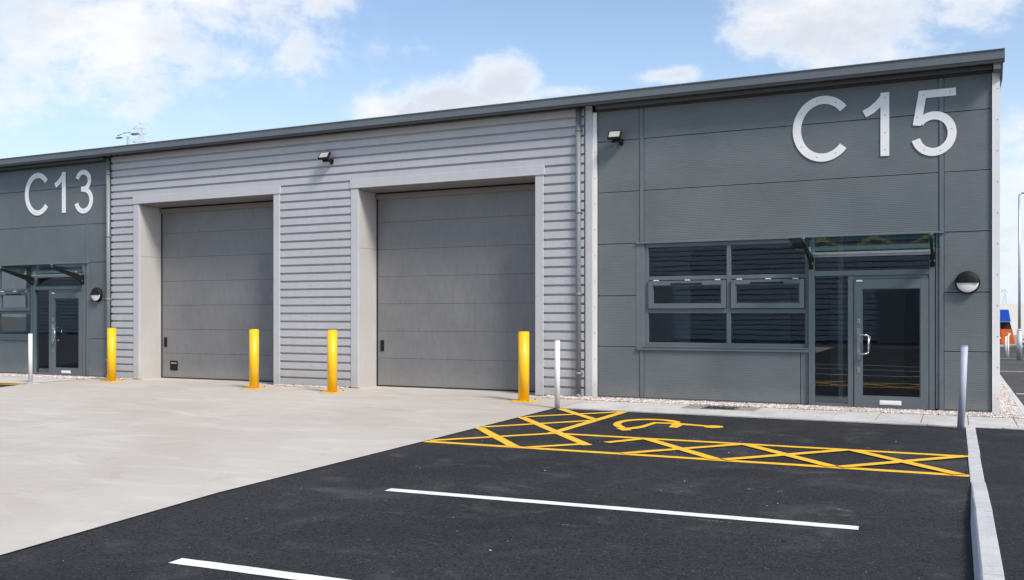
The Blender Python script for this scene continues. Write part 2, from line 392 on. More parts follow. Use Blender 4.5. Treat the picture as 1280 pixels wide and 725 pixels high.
# ------------------------------------------------------------------ the building
B = thing('industrial_building', 'long grey terrace of industrial units with two tall shutter doors', 'building', (-9, 4, 0))
def p(mb, name, mat, parent=B, bevel=0, label=None): return mb.build(name, mat, parent, bevel, label)
ROWS = [.045, .95, 1.865, 2.80, 3.735, 4.66, 5.40]
def panelled(ox):
    b = MB(); back = MB(); g = .005
    def rowpanels(x0, x1, zs):
        for a, c2 in zip(zs, zs[1:]): b.box(x0+g, x1-g, 0, .08, a+g, c2-g)
    rowpanels(-5.88+ox, -5.10+ox, ROWS); rowpanels(-.17+ox, .49+ox, ROWS)
    rowpanels(-5.01+ox, -.25+ox, ROWS[3:])
    rowpanels(-5.01+ox, -2.32+ox, [.045, .93]); rowpanels(-2.32+ox, -2.19+ox, [.045, .93])
    p(b, 'panel_wall', M['panel'], bevel=.004)
    back = MB()
    back.box(-5.90+ox, -5.0+ox, .083, .16, 0, 5.4); back.box(-.30+ox, .49+ox, .083, .16, 0, 5.4)
    back.box(-5.0+ox, -.30+ox, .083, .16, 2.74, 5.4); back.box(-5.0+ox, -2.18+ox, .083, .16, 0, .94)
    back.box(-5.9+ox, -2.18+ox, .02, .083, 0, .04); back.box(-.25+ox, .49+ox, .02, .083, 0, .04)
    p(back, 'inner_leaf', M['soffit'])
    s = MB()
    for x0, x1, z0 in ((-5.10, -5.01, .05), (-.25, -.17, .05)):
        s.box(x0+ox, x1+ox, .004, .07, z0, 5.38); s.box(x0+.018+ox, x1-.018+ox, -.008, .01, z0, 5.38)
    s.box(-.285+ox, -.252+ox, .012, .07, .05, 2.78); s.box(-5.15+ox, -.165+ox, -.035, .06, 2.785, 2.815)         # head flashing over the glazing
    s.box(-5.15+ox, -5.0+ox, -.006, .03, .90, 2.785); 
    s.box(-5.13+ox, -2.185+ox, -.04, .06, .90, .965)            # sill
    s.box(-5.02+ox, -2.185+ox, -.055, .05, .955, .972)
    s.box(-5.88+ox, -2.19+ox, -.012, .03, .02, .046); s.box(-.25+ox, .49+ox, -.012, .03, .02, .046)
    p(s, 'flashing', M['anth'], bevel=.002)
def ring(b, x0, x1, z0, z1, w, y0, y1, wb=None, wt=None):
    wb = w if wb is None else wb; wt = w if wt is None else wt
    b.box(x0, x0+w, y0, y1, z0, z1); b.box(x1-w, x1, y0, y1, z0, z1)
    b.box(x0+w, x1-w, y0, y1, z0, z0+wb); b.box(x0+w, x1-w, y0, y1, z1-wt, z1)
def window(ox):
    b = MB(); x0, x1, z0, z1 = -5.0+ox, -2.185+ox, .972, 2.785
    ring(b, x0, x1, z0, z1, .065, .015, .09, .06, .07)
    b.box(-3.545+ox, -3.475+ox, .013, .088, z0+.06, z1-.07)
    for xa, xb in ((x0+.065, -3.545+ox), (-3.475+ox, x1-.065)):
        b.box(xa, xb, .017, .088, 2.13, 2.20); b.box(xa, xb, .017, .088, 1.55, 1.625)
    w = p(b, 'window', M['frame'], bevel=.004)
    g = MB()
    for xa, xb in ((x0+.06, -3.54+ox), (-3.48+ox, x1-.06)):
        for za, zb in ((z0+.05, 1.56), (2.19, z1-.06)): g.box(xa, xb, .05, .056, za, zb)
    g.build('pane', M['glass'], w)
    for xa, xb in ((x0+.075, -3.555+ox), (-3.465+ox, x1-.075)):
        s = MB(); ring(s, xa, xb, 1.632, 2.115, .075, -.022, .045)
        ring(s, xa+.075, xb-.075, 1.707, 2.04, .014, -.008, .04)
        xm = (xa+xb)/2
        s.box(xm-.27, xm+.27, -.045, -.022, 2.048, 2.072, 1); s.box(xm-.27, xm-.24, -.05, -.02, 2.045, 2.075, 1); s.box(xm+.24, xm+.27, -.05, -.02, 2.045, 2.075, 1)
        for xx in (xa+.14, xb-.14, xm+.02): s.box(xx-.045, xx+.045, -.026, .01, 2.118, 2.132, 2)
        s.box(xa+.087, xb-.087, .018, .024, 1.72, 2.03, 3)
        s.build('sash', [M['frame'], M['black'], M['sign'], M['glass']], w, .003)
def entrance(ox, tilt=False):
    b = MB()
    b.box(-2.18+ox, -2.10+ox, -.015, .09, .015, 2.785); b.box(-.38+ox, -.30+ox, -.01, .09, .015, 2.785)
    b.box(-2.10+ox, -.38+ox, .0, .088, 2.71, 2.785); b.box(-2.10+ox, -.38+ox, -.006, .088, 2.155, 2.235)
    b.box(-1.58+ox, -1.49+ox, .002, .088, .015, 2.155); b.box(-2.10+ox, -1.58+ox, .004, .088, .015, .075)
    b.box(-1.49+ox, -.38+ox, .01, .088, 2.095, 2.155); b.box(-1.49+ox, -.38+ox, .02, .088, .008, .025)
    b.box(-2.185+ox, -2.165+ox, -.045, -.015, .03, 2.25)
    f = p(b, 'entrance_frame', M['frame'], bevel=.004)
    g = MB(); g.box(-2.11+ox, -.37+ox, .05, .056, 2.225, 2.72); g.box(-2.11+ox, -1.57+ox, .05, .056, .065, 2.165)
    g.build('pane', M['glass'], f)
    d = MB(); ring(d, -1.482+ox, -.388+ox, .03, 2.09, .115, -.012, .04, .18, .15)
    ring(d, -1.367+ox, -.503+ox, .21, 1.94, .012, -.004, .036)
    dd = p(d, 'entrance_door', M['frame'], bevel=.003)
    g = MB(); g.box(-1.36+ox, -.51+ox, .012, .018, .215, 1.935); g.build('pane', M['glass'], dd)
    h = MB(); X = -1.415+ox
    h.box(X-.028, X+.028, -.022, -.012, .80, 1.30)
    yy = -.085
    h.tube([(X, -.015, 1.20), (X+.06, yy, 1.20), (X+.135, yy, 1.19), (X+.155, yy, 1.17), (X+.155, yy, .92), (X+.135, yy, .90), (X+.06, yy, .89), (X, -.015, .89)], .013, 12)
    h.build('pull_handle', M['steel'], dd)
    for zz in (1.42, .63):
        k = MB(); k.box(X-.024, X+.024, -.020, -.012, zz-.04, zz+.04); k.cyl((X, -.02, zz), (X, -.028, zz), .013, n=14, mi=1); k.build('lock', [M['steel'], M['screw']], dd, .002)
    k = MB(); k.box(-1.10+ox, -.78+ox, -.022, -.012, .085, .155); k.box(-1.07+ox, -.81+ox, -.026, -.022, .10, .14); k.build('letter_plate', M['sign'], dd, .002)
    k = MB(); k.box(-1.45+ox, -1.36+ox, -.02, -.01, 2.055, 2.08); k.build('closer_label', M['sign'], dd)
def room(ox):
    b = MB(); x0, x1 = -5.6+ox, .3+ox
    b.box(x0, x1, .2, 4.6, -.01, .02, 1); b.box(x0, x1, .2, 4.6, 2.85, 2.9)
    b.box(x0, x1, 4.6, 4.7, 0, 2.9); b.box(x0-.1, x0, .2, 4.7, 0, 2.9); b.box(x1, x1+.1, .2, 4.7, 0, 2.9)
    b.box(-1.9+ox, -1.82+ox, 1.6, 4.6, .02, 2.85)
    b.box(-5.6+ox, -4.7+ox, 2.0, 2.1, .02, 2.85); 
    b.box(-3.2+ox, -2.4+ox, 4.56, 4.598, .02, 2.05, 2); b.box(-.95+ox, -.25+ox, 4.56, 4.598, .02, 2.05, 1)
    p(b, 'office_interior', [M['room_wall'], M['room_dark'], M['wood']])
for ox in (0, -18.87): panelled(ox); window(ox); entrance(ox); room(ox)

# horizontally laid profiled cladding
def cladding(b, x0, x1, z0, z1, pitch=.171):
    prof = [(0, .012), (.028, .012), (.036, -.036), (.158, -.036), (.171, .012)]   # (dz, y) per rib, phase measured from z=0
    pts = []
    k = int(z0/pitch)-1
    raw = []
    while k*pitch < z1+pitch:
        for dz, yy in prof[:-1]: raw.append((k*pitch+dz, yy))
        k += 1
    def interp(z):
        for (a, ya), (c2, yb) in zip(raw, raw[1:]):
            if a <= z <= c2: return ya+(yb-ya)*(z-a)/(c2-a)
    pts = [(z0, interp(z0))]+[q for q in raw if z0 < q[0] < z1]+[(z1, interp(z1))]
    for (a, ya), (c2, yb) in zip(pts, pts[1:]): b.poly([(x0, ya, a), (x1, ya, a), (x1, yb, c2), (x0, yb, c2)])
b = MB(); T = 5.36
for x0, x1, z0, z1 in ((-18.225, -17.475, .03, T), (-17.475, -13.155, 4.30, T), (-13.155, -11.275, .03, T), (-11.275, -6.955, 4.30, T), (-6.955, -6.13, .03, T)):
    cladding(b, x0, x1, z0, z1)
# fixing screws belong to the cladding mesh
for x in (-17.8, -15.6, -14.0, -12.3, -10.2, -8.6, -6.5):
    for k in range(2, 31, 2):
        zz = k*.171+.10
        if (-17.6 < x < -13.0 or -11.5 < x < -6.8) and zz < 4.3: continue
        b.cyl((x, -.034, zz), (x, -.040, zz), .008, n=8, mi=1)
p(b, 'profiled_cladding', [M['clad'], M['screw']])
b = MB(); cladding(b, -32, -24.97, .03, T); p(b, 'profiled_cladding', M['clad'])
b = MB()
for x0, x1, z0, z1 in ((-18.38, -17.40, 0, 5.4), (-17.40, -13.2, 4.15, 5.4), (-13.2, -11.22, 0, 5.4), (-11.22, -7.0, 4.15, 5.4), (-7.0, -5.9, 0, 5.4)): b.box(x0, x1, .03, .12, z0, z1)
p(b, 'liner_wall', M['soffit'])
b = MB(); b.box(-32, -24.78, .03, .12, 0, 5.4); p(b, 'liner_wall', M['soffit'])

def shutter(x0, x1, vent_x):
    tr = MB()
    tr.box(x0-.175, x0, -.048, .02, .02, 4.135); tr.box(x1, x1+.165, -.048, .02, .02, 4.135)
    tr.box(x0-.195, x1+.185, -.054, .02, 4.138, 4.315)
    tr.box(x0-.195, x1+.185, -.066, -.054, 4.138, 4.152)
    p(tr, 'door_surround', M['trim'], bevel=.004)
    for xa, xb in ((x0-.06, x0), (x1, x1+.06)):
        rv = MB(); rv.box(xa, xb, .021, .68, 0, 2.905); rv.box(xa, xb, .021, .68, 2.911, 4.10); rv.box(xa+.01, xb-.01, .03, .67, 2.9, 2.92); p(rv, 'reveal_lining', M['reveal'], bevel=.002)
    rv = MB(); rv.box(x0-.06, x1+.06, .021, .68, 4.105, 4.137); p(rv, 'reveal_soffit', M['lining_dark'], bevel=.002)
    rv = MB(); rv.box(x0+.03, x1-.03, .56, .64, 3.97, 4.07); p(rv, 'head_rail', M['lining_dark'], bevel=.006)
    d = MB(); n = 7; hgt = 4.02/n
    for i in range(n):
        d.box(x0+.03, x1-.03, .645, .68, .035+i*hgt+.002, .035+(i+1)*hgt-.003)
        d.box(x0+.03, x1-.03, .6445, .6455, .035+i*hgt+.500, .035+i*hgt+.503)
    dd = p(d, 'shutter_door', M['door'], bevel=.006)
    s = MB(); s.box(x0+.0, x0+.028, .63, .70, .0, 4.10); s.box(x1-.028, x1, .63, .70, 0, 4.10); s.box(x0+.028, x1-.028, .635, .70, .008, .034); s.box(x0+.028, x1-.028, .683, .72, .03, 4.1)
    s.box(x0+.028, x1-.028, .60, .68, 4.055, 4.104)
    s.build('door_seal', M['rubber'], dd)
    h = MB(); X = x0+.10; h.box(X, X+.085, .628, .646, .76, .99); h.box(X+.02, X+.065, .62, .63, .90, .96); h.box(X+.015, X+.07, .62, .63, .79, .84); h.build('lock_handle', M['black'], dd, .006)
    v = MB(); v.box(vent_x, vent_x+.24, .632, .646, .20, .43); v.box(vent_x+.03, vent_x+.21, .628, .633, .36, .385, 1); v.build('lifting_handle', [M['black'], M['steel']], dd, .006)
shutter(-17.31, -13.31, -17.02); shutter(-11.11, -7.11, -7.40)

# trims between cladding and panels, corner trim
for x0, x1 in ((-6.105, -5.975), (-24.93, -24.84)): b = MB(); b.box(x0, x1, -.050, .02, .02, 5.36); p(b, 'cladding_end_trim', M['trim'], bevel=.003)
for x0, x1, xs in ((-5.972, -5.893, -5.925), (.495, .60, .57)):
    b = MB(); b.box(x0, x1, -.033, .02, .02, 5.2)
    if x0 > 0: b.box(.585, .60, .0195, .30, .02, 5.2)
    for k in range(11): zz = .25+k*.47; b.cyl((xs, -.033, zz), (xs, -.038, zz), .008, n=8, mi=1)
    p(b, 'corner_trim', [M['white'], M['screw']])
# gable and rear walls
b = MB(); b.box(.50, .585, .16, 22, .0, 5.35); p(b, 'gable_wall', M['clad'])
b = MB(); b.box(-32, .5, 21.9, 22, 0, 6.55); p(b, 'rear_wall', M['clad'])
b = MB(); b.box(-32.1, -32, 0, 22, 0, 5.4); p(b, 'gable_wall', M['clad'])
b = MB(); b.prism([(.0, 5.36), (22.2, 6.6), (22.2, 6.68), (.0, 5.42)], lambda u, v, w: (w, u, v), -32.2, .58); p(b, 'roof', M['gut'])
# gutter: folded box with a lip, dark soffit and stepped closure below it
b = MB(); X0, X1 = -32.3, .655
b.prism([(-.31, 5.335), (-.31, 5.462), (-.325, 5.468), (-.325, 5.482), (-.295, 5.482), (-.02, 5.482), (-.02, 5.44), (-.285, 5.44), (-.285, 5.36), (-.02, 5.36), (-.02, 5.335)], lambda u, v, w: (w, u, v), X0, X1)
p(b, 'gutter', M['gut'])
b = MB()
b.box(X0, X1, -.305, -.298, 5.28, 5.334)
b.box(X0, -18.40, -.29, .07, 5.295, 5.333); b.box(-5.90, .50, -.29, .07, 5.295, 5.333); b.box(-18.39, -5.91, -.29, .03, 5.325, 5.334)
p(b, 'soffit', M['soffit'])
for x0, x1 in ((-24.8, -18.40), (-5.88, .50)): b = MB(); b.box(x0, x1, -.12, .0, 5.245, 5.293); p(b, 'closure_flashing', M['anth'], bevel=.002)
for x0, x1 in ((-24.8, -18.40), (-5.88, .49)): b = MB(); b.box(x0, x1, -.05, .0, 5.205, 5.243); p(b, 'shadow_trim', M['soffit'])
b = MB()  # verge flashing closing the gutter end
b.prism([(-.27, 5.333), (-.05, 5.10), (.0, 5.08), (22, 6.2), (22, 6.7), (-.02, 5.44), (-.27, 5.44)], lambda u, v, w: (w, u, v), .602, .635)
p(b, 'verge_flashing', M['gut'])
b = MB(); b.box(.505, .601, -.288, .0, 5.19, 5.333); p(b, 'gutter_end_box', M['gut'], bevel=.003)
# downpipes with brackets
for x in (-6.23, -18.27):
    b = MB(); b.tube([(x, -.085, 5.32), (x, -.085, .06), (x, -.12, .02)], .048, 16)
    for zz in (4.9, 3.4, 1.9, .45): b.cyl((x, -.085, zz-.025), (x, -.085, zz+.025), .055, n=16)
    for zz in (4.9, 3.4, 1.9, .45): b.box(x-.07, x+.07, -.05, -.036, zz-.02, zz+.02)
    p(b, 'downpipe', M['downpipe'])
    
# ------------------------------------------------------------------ unit numbers
def stroke(pts, w):
    """closed outline of a stroke of width w along pts (x,z), mitred"""
    L = []; Rr = []
    n = len(pts)
    for i, q in enumerate(pts):
        q = Vector(q)
        d1 = (q-Vector(pts[i-1])).normalized() if i else None
        d2 = (Vector(pts[i+1])-q).normalized() if i < n-1 else None
        d1 = d1 or d2; d2 = d2 or d1
        m = (d1+d2).normalized(); nn = Vector((-m.y, m.x)); k = w/2/max(.35, nn.dot(Vector((-d1.y, d1.x))))
        L.append(q+nn*k); Rr.append(q-nn*k)
    return [tuple(v) for v in L+Rr[::-1]]
def arc(cx, cz, rx, rz, a0, a1, n=28): return [(cx+rx*math.cos(R(a0+(a1-a0)*i/n)), cz+rz*math.sin(R(a0+(a1-a0)*i/n))) for i in range(n+1)]
def strip_prism(b, pts, w, fn, a, c2):
    o = stroke(pts, w); n = len(pts); V0 = [b.bm.verts.new(fn(u, v, a)) for u, v in o]; V1 = [b.bm.verts.new(fn(u, v, c2)) for u, v in o]
    N = len(o)
    for i in range(n-1):
        j = N-1-i
        b.bm.faces.new((V0[i], V0[i+1], V0[j-1], V0[j])); b.bm.faces.new((V1[i+1], V1[i], V1[j], V1[j-1]))
    for i in range(N): b.bm.faces.new((V0[(i+1) % N], V0[i], V1[i], V1[(i+1) % N]))
def sign(ox, last, label):
    T_ = thing('unit_number_sign', label, 'sign', (-1.2+ox, -.02, 4.0), 'unit numbers on the facade')
    fn = lambda u, v, w: (u+ox, w, v)
    def char(name, strokes, screws):
        b = MB()
        for i, (pts, w) in enumerate(strokes): strip_prism(b, pts, w, fn, -.0165+.0006*i, -.0095)
        for u, v in screws: b.cyl((u+ox, -.0165, v), (u+ox, -.019, v), .009, n=10, mi=1)
        for u, v in screws: b.cyl((u+ox, .0, v), (u+ox, -.013, v), .01, n=6, mi=1)
        b.build(name, [M['sign'], M['screw']], T_, 0)
    cpts = arc(-1.965, 4.565, .412, .472, 40, 320, 40)
    cpts = [(x*.0+x, z) for x, z in cpts]
    char('letter', [(cpts, .132)], [cpts[i] for i in (3, 9, 15, 25, 31, 37)])
    char('numeral', [([(-1.022, 4.05), (-1.022, 5.06)], .13), ([(-1.04, 4.975), (-1.12, 4.885), (-1.22, 4.80), (-1.33, 4.745)], .12)], [(-1.022, 4.15), (-1.022, 4.42), (-1.022, 4.70), (-1.022, 4.98)])
    if last == 5:
        bowl = arc(-.315, 4.345, .262, .285, 140, -165, 34)
        char('numeral', [([(.0, 4.972), (-.475, 4.972), (-.555, 4.49)], .12), (bowl, .125)], [(-.08, 4.972), (-.46, 4.96), (-.55, 4.62), (-.06, 4.40), (-.22, 4.08), (-.45, 4.10)])
    else:
        up = arc(-.335, 4.805, .215, .205, 165, -85, 24); lo = arc(-.325, 4.325, .262, .265, 92, -165, 30)
        char('numeral', [(up+[(-.41, 4.60)], .115), ([(-.41, 4.598)]+lo[1:], .12)], [(-.50, 4.92), (-.12, 4.85), (-.08, 4.40), (-.30, 4.065), (-.54, 4.18)])
sign(0, 5, 'white number C15 on the dark wall above the right entrance')
sign(-18.87, 3, 'white number C13 on the dark wall at the far left')

# ------------------------------------------------------------------ glass canopies over the entrances
def canopy(ox, label):
    T_ = thing('glass_canopy', label, 'canopy', (-1.25+ox, -.05, 2.4), 'glass canopies over the entrances')
    zr, zf, yf = 2.545, 2.70, -1.02
    b = MB(); fz = lambda y: zr+(zf-zr)*(y/yf)
    b.prism([(-.05, fz(-.05)), (yf, fz(yf)), (yf, fz(yf)+.016), (-.05, fz(-.05)+.016)], lambda u, v, w: (w, u, v), -2.36+ox, -.22+ox)
    b.build('glass_sheet', M['cglass'], T_)
    r = MB(); r.box(-2.12+ox, -.36+ox, -.075, -.045, zr-.045, zr-.008); r.box(-2.12+ox, -.36+ox, -.05, -.015, 2.46, 2.50); r.build('rear_rail', M['galv'], T_, .003)
    for x in (-2.15, -.33):
        k = MB(); x += ox
        k.prism([(-.015, 2.30), (-.015, 2.47), (-.10, 2.50), (-.93, fz(-.93)-.008), (-.95, fz(-.93)-.05), (-.20, 2.40), (-.08, 2.30)], lambda u, v, w: (w, u, v), x-.022, x+.022)
        for yy in (-.90, -.22):
            k.cyl((x, yy, fz(yy)+.016), (x, yy, fz(yy)+.035), .028, n=14, mi=1); k.cyl((x, yy, fz(yy)-.03), (x, yy, fz(yy)-.001), .022, n=14, mi=1)
            k.cyl((x-.024, yy, fz(yy)-.03), (x+.024, yy, fz(yy)-.03), .014, n=12, mi=1)
        k.cyl((x-.03, -.06, 2.36), (x+.03, -.06, 2.36), .013, n=12, mi=1); k.box(x-.035, x+.035, -.022, -.012, 2.27, 2.50)
        k.build('bracket', [M['black'], M['steel']], T_, .003)
canopy(0, 'clear glass canopy above the door under the C15 number')
canopy(-18.87, 'clear glass canopy above the door at the far left under C13')

# ------------------------------------------------------------------ wall lamps
def flood(x, z, ysurf, label):
    T_ = thing('floodlight', label, 'floodlight', (x, ysurf, z-.1), 'floodlights on the facade')
    Mt = Matrix.Translation((x, ysurf-.17, z)) @ Matrix.Rotation(R(4), 4, 'Z') @ Matrix.Rotation(R(-38), 4, 'X') @ Matrix.Scale(.80, 4)
    b = MB(); b.box(-.15, .15, -.03, .03, -.115, .115, M=Mt)
    for i in range(7): b.box(-.12+i*.04-.005, -.12+i*.04+.005, .03, .06, -.09, .09, M=Mt)
    b.build('lamp_head', M['black'], T_, .006)
    b = MB(); b.box(-.120, .120, -.034, -.0305, -.086, .086, M=Mt); b.build('lens', M['lens'], T_)
    b = MB(); b.box(x+.03, x+.11, ysurf-.02, ysurf+.0, z-.15, z-.05)
    b.box(x+.05, x+.09, ysurf-.14, ysurf-.015, z-.12, z-.08); b.box(x-.06, x+.09, ysurf-.16, ysurf-.12, z-.125, z-.06)
    b.cyl((x+.10, ysurf-.13, z-.10), (x+.07, ysurf-.015, z-.17), .009, n=8)
    b.build('bracket', M['black'], T_, .004)
flood(-5.50, 4.73, -.002, 'small black floodlight on the dark wall beside the white trim')
flood(-11.84, 4.83, -.036, 'small black floodlight on the ribbed cladding between the two shutter doors')
def bulkhead(x, z, label):
    T_ = thing('bulkhead_light', label, 'wall light', (x, 0, z-.17), 'round bulkhead lights by the entrances')
    b = MB(); N = 36
    prof = [(.150, 0), (.172, -.012), (.175, -.045), (.170, -.070), (.162, -.080), (.150, -.080)]
    rings = [[b.bm.verts.new((x+r*math.cos(2*math.pi*i/N), yy, z+r*math.sin(2*math.pi*i/N))) for i in range(N)] for r, yy in prof]
    for a, c2 in zip(rings, rings[1:]):
        for i in range(N):
            f = b.bm.faces.new((a[i], a[(i+1) % N], c2[(i+1) % N], c2[i])); f.smooth = True
    def dome(b, a0, a1, r, y0, dep, n=22, mi=0):
        K = 6; prev = None
        for k in range(K+1):
            rr = r*math.cos(k/K*math.pi/2); yy = y0-dep*math.sin(k/K*math.pi/2)
            cur = [b.bm.verts.new((x+rr*math.cos(a0+(a1-a0)*i/n), yy, z+rr*math.sin(a0+(a1-a0)*i/n))) for i in range(n+1)]
            if prev:
                for i in range(n):
                    f = b.bm.faces.new((prev[i], prev[i+1], cur[i+1], cur[i])); f.smooth = True; f.material_index = mi
            prev = cur
    dome(b, 0, math.pi, .160, -.075, .045)
    b.box(x-.15, x+.15, -.122, -.07, z-.006, z+.006)
    b.build('housing', M['black'], T_)
    b = MB(); dome(b, math.pi, 2*math.pi, .153, -.078, .032); b.build('diffuser', M['opal'], T_)
bulkhead(.16, 2.015, 'round black wall light on the panel right of the right entrance')
bulkhead(-18.71, 2.015, 'round black wall light beside the far left downpipe')

# ------------------------------------------------------------------ bollards
G1 = 'yellow bollards guarding the shutter doors'
Y = thing('safety_bollard', 'yellow steel bollard at the right jamb of the right shutter door', 'bollard', (0, 0, 0), G1)
b = MB(); b.cyl((0, 0, .01), (0, 0, 1.215), .096, n=40); b.cyl((0, 0, 1.215), (0, 0, 1.228), .096, .085, n=40); b.build('post', M['yellow'], Y)
b = MB(); b.box(-.19, .19, -.19, .19, .009, .024); b.build('base_plate', M['yellow'], Y, .003)
for sx in (-1, 1):
    for sy in (-1, 1):
        b = MB(); b.cyl((sx*.15, sy*.15, .024), (sx*.15, sy*.15, .040), .018, n=6, smooth=False); b.cyl((sx*.15, sy*.15, .04), (sx*.15, sy*.15, .06), .009, n=10); b.build('bolt', M['screw'], Y)
dup(Y, (-10.99, -1.08, 0), 'yellow steel bollard at the left jamb of the right shutter door', .03)
dup(Y, (-13.04, -.97, 0), 'yellow steel bollard at the right jamb of the left shutter door', -.04)
dup(Y, (-17.39, -.75, 0), 'yellow steel bollard at the left jamb of the left shutter door', .02)
Y.location = (-6.83, -1.16, 0)
G2 = 'slim metal posts at the pavement edge'
def slim(loc, lean, label, mat):
    T_ = thing('marker_post', label, 'post', loc, G2); x, y, z = loc
    top = Vector((x+lean[0], y+lean[1], 1.10))
    b = MB(); b.cyl((x, y, -.02), top, .044, n=28); b.build('post_tube', mat, T_)
    b = MB(); b.cyl(top, top+Vector((0, 0, .008)), .046, .040, n=28); b.build('cap', mat, T_)
slim((.055, -2.28, 0), (.045, .0), 'slim leaning post, coloured blue grey for shade, beside the kerb in front of the right corner', M['shadepost'])
slim((-5.82, -2.05, 0), (.0, 0), 'slim white post where the yellow hatching meets the concrete', M['postgrey'])
slim((-18.63, -1.88, 0), (.0, 0), 'slim white post in front of the far left entrance', M['postgrey'])

# drain grate in the pavement
T_ = thing('drain_grate', 'dark slotted drain grate set in the pavement below the window', 'drain', (-3.43, -.95, 0))
b = MB(); ring(b, -3.70, -3.16, -1.20, -.70, .03, 0, 1)
for v in b.bm.verts: v.co = Vector((v.co.x, v.co.z, .010+.012*v.co.y))
b.build('grate_frame', M['screw'], T_)
b = MB()
for i in range(9): b.box(-3.655+i*.055, -3.635+i*.055, -1.17, -.73, .008, .019)
b.box(-3.67, -3.19, -.955, -.940, .008, .018); b.build('grate_bars', M['soffit'], T_)
b = MB(); b.box(-3.67, -3.19, -1.17, -.73, .0, .0065); b.build('sump', M['rubber'], T_)

# ------------------------------------------------------------------ background right
T_ = thing('waste_skip', 'orange skip with a blue cover beyond the right end of the building', 'skip', (1.0, 36.6, 0))
b = MB(); b.prism([(-.6, .12), (2.62, .12), (2.50, .85), (-.6, .85)], lambda u, v, w: (u, w, v), 35.9, 37.5)
for x in (-.4, .4, 1.2, 2.0): b.box(x, x+.08, 35.83, 35.9, .14, .84)
b.build('skip_body', M['orange'], T_)
b = MB(); b.prism([(-.6, .852), (2.49, .852), (2.42, 1.20), (-.6, 1.20)], lambda u, v, w: (u, w, v), 36.2, 37.5); b.build('opening', M['rubber'], T_)
b = MB(); b.prism([(-.6, 1.22), (2.44, 1.22), (2.34, 1.82), (-.6, 1.82)], lambda u, v, w: (u, w, v), 35.85, 37.6); b.build('cover', M['blue'], T_, .02)
b = MB(); b.box(1.25, 1.95, 35.81, 35.828, .52, .60); b.box(1.35, 2.0, 35.81, 35.828, .38, .46); b.build('lettering_plate', M['sign'], T_)
for x in (-.3, 1.9): b = MB(); b.box(x, x+.3, 36, 37.4, -.005, .12); b.build('skid', M['rubber'], T_)
o = MB(); o.box(-30, 60, 69, 69.3, -.03, 2.5); o = o.build('boundary_wall', M['far_white'])
tag(o, 'long low cream wall across the background beyond the skip', 'wall')
o = MB(); o.box(-30, 60, 35.4, 35.62, -.03, .10); structure(o.build('far_kerb', M['slab'], bevel=.01))
T_ = thing('guard_rail', 'low white guard rail beyond the car park at the right edge', 'barrier', (6, 34.5, 0))
for zz in (.40, .22): b = MB(); b.box(2.75, 12, 34.5, 34.56, zz, zz+.12); b.build('rail', M['white'], T_, .01)
b = MB(); b.box(2.75, 12, 35.1, 35.2, .0, .48); b.build('backing_board', M['rubber'], T_)
for x in (2.8, 4.6, 6.4, 8.2, 10.0, 11.8): b = MB(); b.box(x, x+.1, 34.56, 34.66, 0, .56); b.build('rail_post', M['white'], T_)
T_ = thing('hoop_barrier', 'thin white hoop barrier between the skip and the lamp post', 'barrier', (1.75, 22, 0))
b = MB(); b.tube([(1.66, 21.2, 0), (1.66, 21.2, .78), (1.72, 21.5, .86), (1.72, 22.7, .86), (1.66, 23.0, .78), (1.66, 23.0, 0)], .03, 10); b.build('hoop', M['white'], T_)
T_ = thing('lamp_post', 'tall slim lamp post with thick base at the right edge', 'lamp post', (1.95, 20.1, 0))
b = MB(); b.cyl((1.95, 20.1, 0), (1.95, 20.1, 1.0), .085, n=18); b.cyl((1.95, 20.1, 1.0), (1.95, 20.1, 1.06), .085, .045, n=18); b.cyl((1.95, 20.1, 1.06), (1.95, 20.1, 5.62), .045, .034, n=16); b.build('column', M['galv'], T_)
b = MB(); b.tube([(1.95, 20.1, 5.6), (2.0, 20.1, 5.68), (2.6, 20.1, 5.72)], .028, 10); b.build('arm', M['galv'], T_)
b = MB(); b.box(2.55, 3.05, 20.02, 20.18, 5.68, 5.75); b.build('lamp_head', M['galv'], T_, .02)
# street lamp behind the roof
T_ = thing('street_lamp', 'twin headed street lamp showing above the roof at the left', 'street lamp', (-36.2, 17, 0))
b = MB(); b.cyl((-36.2, 16.6, 0), (-36.2, 16.6, 10.2), .10, .06, n=14); b.build('column', M['galv'], T_)
b = MB(); b.tube([(-36.75, 16.45, 10.25), (-36.45, 16.55, 10.38), (-36.2, 16.6, 10.4), (-35.95, 16.65, 10.36), (-35.8, 16.7, 10.3)], .025, 8); b.build('arm', M['galv'], T_)
for x0, x1, z in ((-36.98, -36.62, 10.14), (-35.95, -35.50, 10.24)): b = MB(); b.box(x0, x1, 16.53, 16.68, z+.02, z+.07); b.build('lamp_head', M['anth'], T_, .01)
